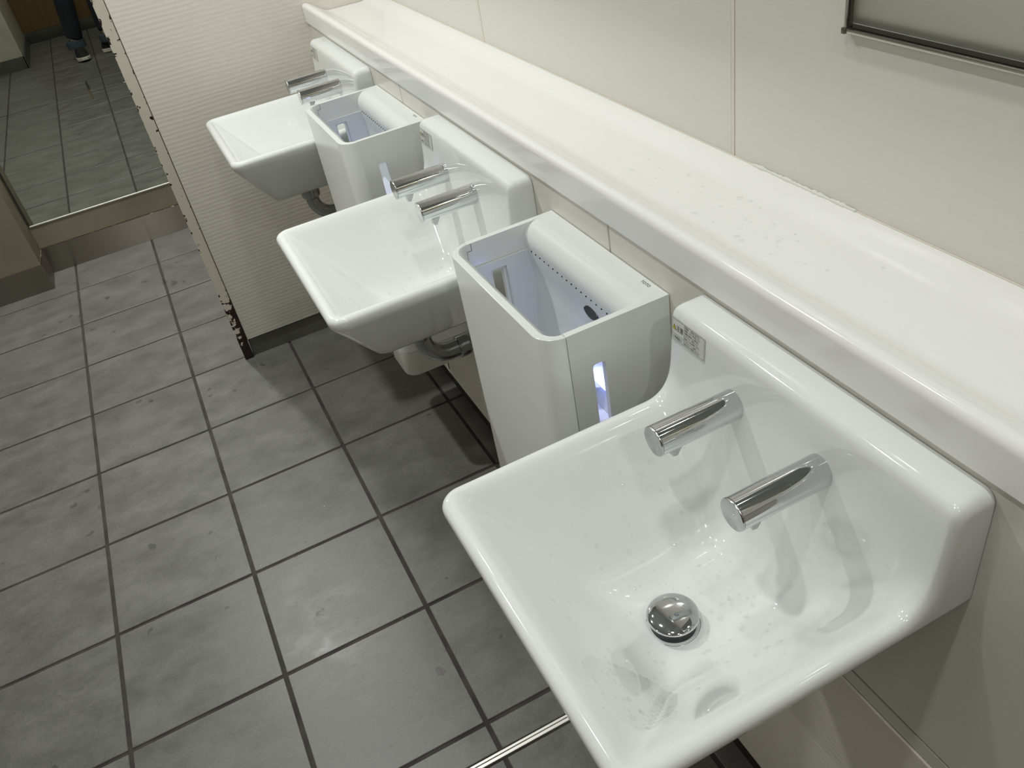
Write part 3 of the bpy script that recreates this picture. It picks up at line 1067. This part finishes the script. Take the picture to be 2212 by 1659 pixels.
# ================================================================= CEILING LIGHTS
def ceiling_light(x, y_, lab):
    r_ = empty('ceiling_light', (x, y_, CEIL))
    bm = bmesh.new()
    lathe(bm, [(0.046, -0.0005), (0.058, -0.0005), (0.060, -0.006), (0.050, -0.010), (0.046, -0.004)], 32, cap=False)
    obj('trim_ring', bm, CEILM, r_, smooth=True, angle=40)
    bm = bmesh.new()
    lathe(bm, [(0.0, -0.0035), (0.045, -0.0035), (0.045, -0.001), (0.0, -0.001)], 32, cap=False)
    obj('diffuser', bm, LENS, r_, smooth=True, angle=40)
    tag(r_, lab, 'ceiling light', 'ceiling downlights')
where = ['in the passage by the tall mirror', 'over the open floor before the partition', 'just in front of the photographer', 'behind the photographer',
         'above the farthest washbasin', 'above the middle washbasin', 'above the nearest washbasin', 'above the ledge beside the photographer', 'added over the left side of the floor to brighten the partition']
for (lx, ly, lw), wh in zip(LAMPS, where):
    ceiling_light(lx, ly, 'round recessed downlight ' + wh)

# ================================================================= THE PHOTOGRAPHER (seen in the tall mirror)
def skinned(chains, sub=2):
    """chains: list of [(co, radius), ...]; a chain may start from an earlier vertex index given as int"""
    me = bpy.data.meshes.new('skin')
    vs, es, rs = [], [], []
    for ch in chains:
        prev = None
        for it in ch:
            if isinstance(it, int):
                prev = it
                continue
            co, r = it
            vs.append(co); rs.append(r)
            if prev is not None:
                es.append((prev, len(vs) - 1))
            prev = len(vs) - 1
    me.from_pydata([tuple(v) for v in vs], es, [])
    o = bpy.data.objects.new('skin', me)
    C.objects.link(o)
    o.modifiers.new('skin', 'SKIN')
    if not me.skin_vertices:
        me.attributes  # layer is created by the modifier
    lay = me.skin_vertices[0].data if me.skin_vertices else None
    if lay is None:
        bm = bmesh.new(); bm.from_mesh(me); bm.verts.layers.skin.verify(); bm.to_mesh(me); bm.free()
        lay = me.skin_vertices[0].data
    for i, r in enumerate(rs):
        lay[i].radius = r if isinstance(r, tuple) else (r, r)
        lay[i].use_root = i == 0
    sm = o.modifiers.new('sub', 'SUBSURF')
    sm.levels = sub; sm.render_levels = sub
    bpy.context.view_layer.update()
    dg = bpy.context.evaluated_depsgraph_get()
    out = bpy.data.meshes.new_from_object(o.evaluated_get(dg))
    bpy.data.objects.remove(o)
    return out

V3 = Vector
PEL = V3((0.385, -3.60, 0.93))
KL, KR = V3((0.270, -3.565, 0.50)), V3((0.475, -3.56, 0.50))
AL, AR = V3((0.214, -3.555, 0.085)), V3((0.445, -3.52, 0.085))
HL, HR = PEL + V3((-0.09, 0.0, -0.04)), PEL + V3((0.09, 0.0, -0.04))
CH = V3((0.39, -3.60, 1.30)); NK = V3((0.395, -3.585, 1.475)); HD = V3((0.40, -3.55, 1.60))
SL, SR = CH + V3((-0.175, -0.005, 0.085)), CH + V3((0.175, 0.0, 0.085))
PC = CAM - CF * 0.016 + CR * 0.052 - CU * 0.020      # phone centre
Rr, Uu, Bb = CR, CU, -CF
def loc(r, u, b):
    return PC + Rr * r + Uu * u + Bb * b
WL, WR = loc(-0.120, -0.075, 0.055), loc(0.120, -0.060, 0.055)
EL, ER = V3((0.17, -3.52, 1.10)), V3((0.66, -3.58, 1.10))
body = [
    [(PEL, (0.125, 0.095)), (PEL + V3((0, 0, 0.14)), (0.115, 0.085)), (CH, (0.135, 0.095)), (CH + V3((0, 0, 0.10)), (0.10, 0.075)), (NK, 0.052),
     (HD + V3((0, 0.004, -0.075)), (0.062, 0.072)), (HD + V3((0, 0, 0.0)), (0.082, 0.096)), (HD + V3((0, -0.008, 0.075)), (0.080, 0.092))],   # 0..7
    [0, (HL, 0.082), (KL, 0.056), (KL.lerp(AL, 0.35), 0.052), (AL, 0.036), (AL + V3((0.0, 0.07, -0.045)), 0.030), (AL + V3((0.002, 0.145, -0.055)), 0.022)],  # 8..13
    [0, (HR, 0.082), (KR, 0.056), (KR.lerp(AR, 0.35), 0.052), (AR, 0.036), (AR + V3((0.06, 0.02, -0.045)), 0.030), (AR + V3((0.13, 0.04, -0.055)), 0.022)],  # 14..19
    [3, (SL, 0.058), (EL, 0.042), (WL, 0.027)],       # 20..22
    [3, (SR, 0.058), (ER, 0.042), (WR, 0.027)],       # 23..25
]
idx = 26
for s, wi in ((-1, 22), (1, 25)):
    body.append([wi, (loc(s * 0.104, -0.050, 0.024), (0.026, 0.016))])
    palm = idx
    idx += 1
    for k, (du, ln) in enumerate(((-0.020, 0.92), (-0.033, 1.0), (-0.046, 0.95), (-0.059, 0.78))):
        body.append([palm, (loc(s * 0.095, du - 0.004, 0.004), 0.0092), (loc(s * 0.089, du, -0.0135 * ln), 0.0085), (loc(s * (0.089 - 0.022 * ln), du + 0.002, -0.0145), 0.0075)])
        idx += 3
    body.append([palm, (loc(s * 0.092, -0.034, 0.028), 0.0105), (loc(s * 0.074, -0.016, 0.026), 0.0095), (loc(s * 0.055, -0.004, 0.019), 0.008)])
    idx += 3
# nose, chin and ears
body.append([6, (HD + V3((0.0, 0.106, -0.012)), 0.013)])
body.append([6, (HD + V3((-0.088, 0.0, -0.005)), (0.008, 0.022))])
body.append([6, (HD + V3((0.088, 0.0, -0.005)), (0.008, 0.022))])
person = link('person', skinned(body, 2), SKIN, smooth=True)
tag(person, 'person in dark rolled-up jeans and black shoes, reflected in the tall mirror', 'person')
jc = [
    [(PEL + V3((0, 0, 0.13)), (0.138, 0.108)), (PEL + V3((0, 0, -0.01)), (0.152, 0.118))],
    [1, (HL, 0.102), (HL.lerp(KL, 0.5), 0.088), (KL, 0.074), (KL.lerp(AL, 0.5), 0.070), (KL.lerp(AL, 0.85), 0.062), (AL + V3((0, 0, 0.045)), 0.060)],
    [1, (HR, 0.102), (HR.lerp(KR, 0.5), 0.088), (KR, 0.074), (KR.lerp(AR, 0.5), 0.070), (KR.lerp(AR, 0.85), 0.062), (AR + V3((0, 0, 0.050)), 0.060)],
]
jeans = link('jeans', skinned(jc, 2), DENIM, person, smooth=True)
for A_, K_ in ((AL, KL), (AR, KR)):
    bm = bmesh.new()
    lathe(bm, [(0.055, 0.026), (0.066, 0.022), (0.0675, 0.045), (0.065, 0.072), (0.056, 0.074)], 28, Matrix.Translation((A_.x, A_.y, 0.0)) @ Matrix.Translation((0, 0, 0.055)), cap=True)
    cf = obj('cuff', bm, DENIM_L, jeans, smooth=True, angle=50)
    cf['label'] = 'pale turned-up cuff'
jk = [
    [(PEL + V3((0, 0, -0.10)), (0.178, 0.145)), (PEL + V3((0, 0, 0.04)), (0.172, 0.138)), (PEL + V3((0, 0, 0.18)), (0.155, 0.124)), (CH, (0.165, 0.122)), (CH + V3((0, 0, 0.10)), (0.125, 0.095)), (NK + V3((0, -0.005, -0.03)), 0.068)],
    [4, (SL, 0.076), (SL.lerp(EL, 0.5), 0.066), (EL, 0.058), (EL.lerp(WL, 0.85), 0.042)],
    [4, (SR, 0.076), (SR.lerp(ER, 0.5), 0.066), (ER, 0.058), (ER.lerp(WR, 0.85), 0.042)],
]
link('jacket', skinned(jk, 2), JACKET, person, smooth=True)
hr = [[(HD + V3((0, -0.022, 0.118)), (0.050, 0.060)), (HD + V3((0, -0.026, 0.078)), (0.094, 0.098)), (HD + V3((0, -0.044, 0.015)), (0.097, 0.080)), (HD + V3((0, -0.056, -0.055)), (0.076, 0.048))]]
link('hair', skinned(hr, 2), HAIR, person, smooth=True)
for sx in (-1, 1):
    bm = bmesh.new()
    bmesh.ops.create_icosphere(bm, subdivisions=2, radius=1.0, matrix=Matrix.Translation(HD + V3((sx * 0.030, 0.080, 0.014))) @ Matrix.Diagonal((0.013, 0.010, 0.006, 1)))
    obj('eye', bm, HAIR, person, smooth=True)
bm = bmesh.new()
bmesh.ops.create_icosphere(bm, subdivisions=2, radius=1.0, matrix=Matrix.Translation(HD + V3((0, 0.066, -0.052))) @ Matrix.Diagonal((0.022, 0.008, 0.005, 1)))
obj('mouth', bm, mat('lips', (0.35, 0.13, 0.11), 0.5), person, smooth=True)
def shoe(A_, yaw):
    """sneaker built toe along +y, then turned"""
    M = Matrix.Translation((A_.x, A_.y, 0)) @ Matrix.Rotation(-yaw, 4, 'Z')
    def outline(z, grow):
        pts = []
        prof = [(-0.075, 0.020), (-0.066, 0.031), (-0.03, 0.034), (0.03, 0.036), (0.09, 0.045), (0.125, 0.044), (0.160, 0.034), (0.182, 0.018)]
        for y_, hw_ in prof:
            pts.append((hw_ + grow, y_))
        for y_, hw_ in reversed(prof):
            pts.append((-hw_ - grow, y_))
        return [M @ V3((x, y_ + (grow if y_ > 0 else -grow), z + 0.010 * max(0, (y_ - 0.12) / 0.06) * (1 if z < 0.02 else 0.6))) for x, y_ in pts]
    def loft(rings, m, name, parent, closed=True):
        bm = bmesh.new()
        rv = [[bm.verts.new(p) for p in r_] for r_ in rings]
        n = len(rv[0])
        for a, b in zip(rv, rv[1:]):
            for k in range(n):
                bm.faces.new((a[k], a[(k + 1) % n], b[(k + 1) % n], b[k]))
        bm.faces.new(rv[0][::-1]); bm.faces.new(rv[-1])
        bmesh.ops.recalc_face_normals(bm, faces=bm.faces[:])
        return obj(name, bm, m, parent, smooth=True, angle=45)
    def shrink(z, sx, y0, y1):
        return [M @ V3((p.x, p.y, z)) for p in []]
    base = loft([outline(0.001, -0.003), outline(0.006, 0.003), outline(0.026, 0.003), outline(0.030, 0.0)], RUBBER_W, 'sole', None)
    up = []
    for z, g, cut in ((0.029, -0.001, 0.0), (0.050, -0.003, 0.10), (0.068, -0.008, 0.42), (0.088, -0.012, 0.66), (0.105, -0.010, 0.70)):
        ring = outline(0.029, g)
        inv = M.inverted()
        rr = []
        for p_ in ring:
            q_ = inv @ p_
            y_ = q_.y
            if y_ > 0:
                y_ = y_ * (1 - cut)
            rr.append(M @ V3((q_.x * (1 - 0.12 * cut), y_, z)))
        up.append(rr)
    u = loft(up, SHOE, 'shoe', person)
    base.parent = u
    return u
shoe(AL, math.radians(6))
shoe(AR, math.radians(78))
ph = bmesh.new()
box(ph, (-0.078, -0.0375, -0.004), (0.078, 0.0375, 0.004), 0.0035, 3)
phm = Matrix((Rr, Uu, Bb)).transposed().to_4x4()
phm.translation = PC
bmesh.ops.transform(ph, matrix=phm, verts=ph.verts[:])
phone = obj('phone', ph, DARKPL, smooth=True, angle=40)
tag(phone, 'black phone held out in both hands by the photographer', 'phone')

# ================================================================= WATER
def water_mat(name, body):
    mt = bpy.data.materials.new(name)
    mt.use_nodes = True
    nt = mt.node_tree
    nt.nodes.remove(nt.nodes['Principled BSDF'])
    out = nt.nodes['Material Output']
    tr = N(nt, 'ShaderNodeBsdfTransparent')
    tr.inputs[0].default_value = (*body, 1)
    gl = N(nt, 'ShaderNodeBsdfGlossy')
    gl.inputs['Roughness'].default_value = 0.02
    fr = N(nt, 'ShaderNodeFresnel')
    fr.inputs['IOR'].default_value = 2.0 if 'drop' in name else 1.3
    mx = N(nt, 'ShaderNodeMixShader')
    gm = N(nt, 'ShaderNodeNewGeometry')
    fm = N(nt, 'ShaderNodeMath', operation='SUBTRACT')      # only the outer side of the water reflects
    fm.inputs[0].default_value = 1.0
    nt.links.new(gm.outputs['Backfacing'], fm.inputs[1])
    f2 = N(nt, 'ShaderNodeMath', operation='MULTIPLY')
    nt.links.new(fr.outputs[0], f2.inputs[0])
    nt.links.new(fm.outputs[0], f2.inputs[1])
    nt.links.new(f2.outputs[0], mx.inputs[0])
    nt.links.new(tr.outputs[0], mx.inputs[1])
    nt.links.new(gl.outputs[0], mx.inputs[2])
    nt.links.new(mx.outputs[0], out.inputs['Surface'])
    return mt
DROP = water_mat('water drop', (0.995, 0.998, 0.995))
WETFILM = water_mat('wet film', (0.975, 0.983, 0.978))

def drop(bm, co, nrm, r, flat=0.55):
    q = Vector(nrm).to_track_quat('Z', 'Y').to_matrix().to_4x4()
    sx = random.uniform(0.8, 1.25)
    mt = Matrix.Translation(co) @ q @ Matrix.Diagonal((r * sx, r / sx, r * flat, 1))
    bmesh.ops.create_icosphere(bm, subdivisions=2 if r > 0.0019 else 1, radius=1.0, matrix=mt)

rw = random.Random(11)
for bi, b in enumerate(basins):
    bm = bmesh.new()
    n = 0
    while n < (230, 120, 60)[bi]:
        k = rw.random()
        if k < 0.45:
            d_, y_ = rw.gauss(0.12, 0.06), rw.gauss(0.05, 0.06)
        elif k < 0.75:
            d_, y_ = rw.gauss(0.15, 0.05), rw.gauss(-0.02, 0.05)
        else:
            d_, y_ = rw.gauss(0.27, 0.025), rw.gauss(-0.085, 0.025)
        if not (0.045 < d_ < 0.33 and abs(y_) < 0.17):
            continue
        h = BASIN_BVH.ray_cast(Vector((-d_, y_, 0.76)), Vector((0, 0, -1)))
        if h[0] is None or math.hypot(d_ - 0.176, y_) < 0.034:
            continue
        drop(bm, h[0] + h[1] * 0.0002, h[1], min(0.0036, 0.0011 + rw.expovariate(1 / 0.0008)))
        n += 1
    # beads along the spouts
    for fy, fz in ((0.0725, 0.7950), (-0.0505, 0.7985)):
        for _ in range((26, 34, 30)[bi]):
            a = rw.gauss(0.2, 0.75)
            x = -0.045 - rw.random() * 0.088
            nrm = Vector((0, math.sin(-a), math.cos(a)))
            drop(bm, Vector((x, fy, fz)) + nrm * 0.0164, nrm, min(0.0022, 0.0006 + rw.expovariate(1 / 0.0005)))
        for _ in range(7):
            a, rr = rw.random() * 6.28, 0.013 * math.sqrt(rw.random())
            drop(bm, Vector((-0.1404, fy + rr * math.cos(a), fz + rr * math.sin(a))), Vector((-1, 0, 0)), rw.uniform(0.0006, 0.0013))
        drop(bm, Vector((-0.1200, fy - 0.004, fz - 0.0166)), Vector((0, 0, -1)), 0.0022, 0.9)
    for a in (0.5, 2.4, 3.9, 4.3, 5.5):
        drop(bm, Vector((-0.176 + 0.021 * math.cos(a), 0.021 * math.sin(a), 0.6305)), Vector((0, 0, 1)), rw.uniform(0.0014, 0.0034), 0.35)
    wo = obj('water_droplets', bm, DROP, b, smooth=True)
    wo['kind'] = 'stuff'
# wet patch in the near corner of the nearest bowl
from mathutils.geometry import intersect_point_tri_2d
poly = [(.307, -.058), (.3085, -.09), (.306, -.120), (.294, -.134), (.27, -.128), (.243, -.112), (.228, -.088), (.238, -.064), (.266, -.050), (.292, -.046)]
def inside(p, x, y_):
    c = False
    for (x0, y0), (x1, y1) in zip(p, p[1:] + p[:1]):
        if (y0 > y_) != (y1 > y_) and x < (x1 - x0) * (y_ - y0) / (y1 - y0) + x0:
            c = not c
    return c
bm = bmesh.new()
g = {}
st_ = 0.0010
def gv(i, j):
    if (i, j) not in g:
        d_, y_ = i * st_, j * st_
        h = BASIN_BVH.ray_cast(Vector((-d_, y_, 0.76)), Vector((0, 0, -1)))
        g[(i, j)] = bm.verts.new(h[0] + h[1] * 0.0005)
    return g[(i, j)]
for i in range(220, 315):
    for j in range(-140, -40):
        w_ = 0.0012 * math.sin(i * 0.35 + j * 0.21)
        if inside(poly, (i + .5) * st_ + w_, (j + .5) * st_ + w_):
            bm.faces.new((gv(i, j), gv(i, j + 1), gv(i + 1, j + 1), gv(i + 1, j)))
wp = obj('water_film', bm, WETFILM, basins[0], smooth=True)
wp['kind'] = 'stuff'
# splashes on the ledge
bm = bmesh.new()
for _ in range(70):
    x, y_ = rw.gauss(1.045, 0.03), rw.gauss(-2.52, 0.10)
    if 1.0 < x < 1.08:
        drop(bm, Vector((x, y_, 0.8819)), Vector((0, 0, 1)), min(0.004, 0.0010 + rw.expovariate(1 / 0.0009)), 0.4)
wo = obj('water_droplets', bm, DROP, shelf, smooth=True)
wo['kind'] = 'stuff'
# drips on the floor
bm = bmesh.new()
for _ in range(80):
    x, y_ = rw.gauss(0.42, 0.12), rw.gauss(-1.75, 0.45)
    if x < 0.75 and -2.4 < y_ < -0.3:
        drop(bm, Vector((x, y_, 0.0003)), Vector((0, 0, 1)), min(0.0038, 0.0012 + rw.expovariate(1 / 0.0008)), 0.5)
for _ in range(14):
    a, rr = rw.random() * 6.28, 0.010 * math.sqrt(rw.random())
    drop(bm, Vector((0.403 + rr * math.cos(a), -1.990 + rr * math.sin(a), 0.0003)), Vector((0, 0, 1)), rw.uniform(0.0018, 0.0032), 0.45)
wo = obj('water_droplets', bm, DROP, fl, smooth=True)
wo['kind'] = 'stuff'
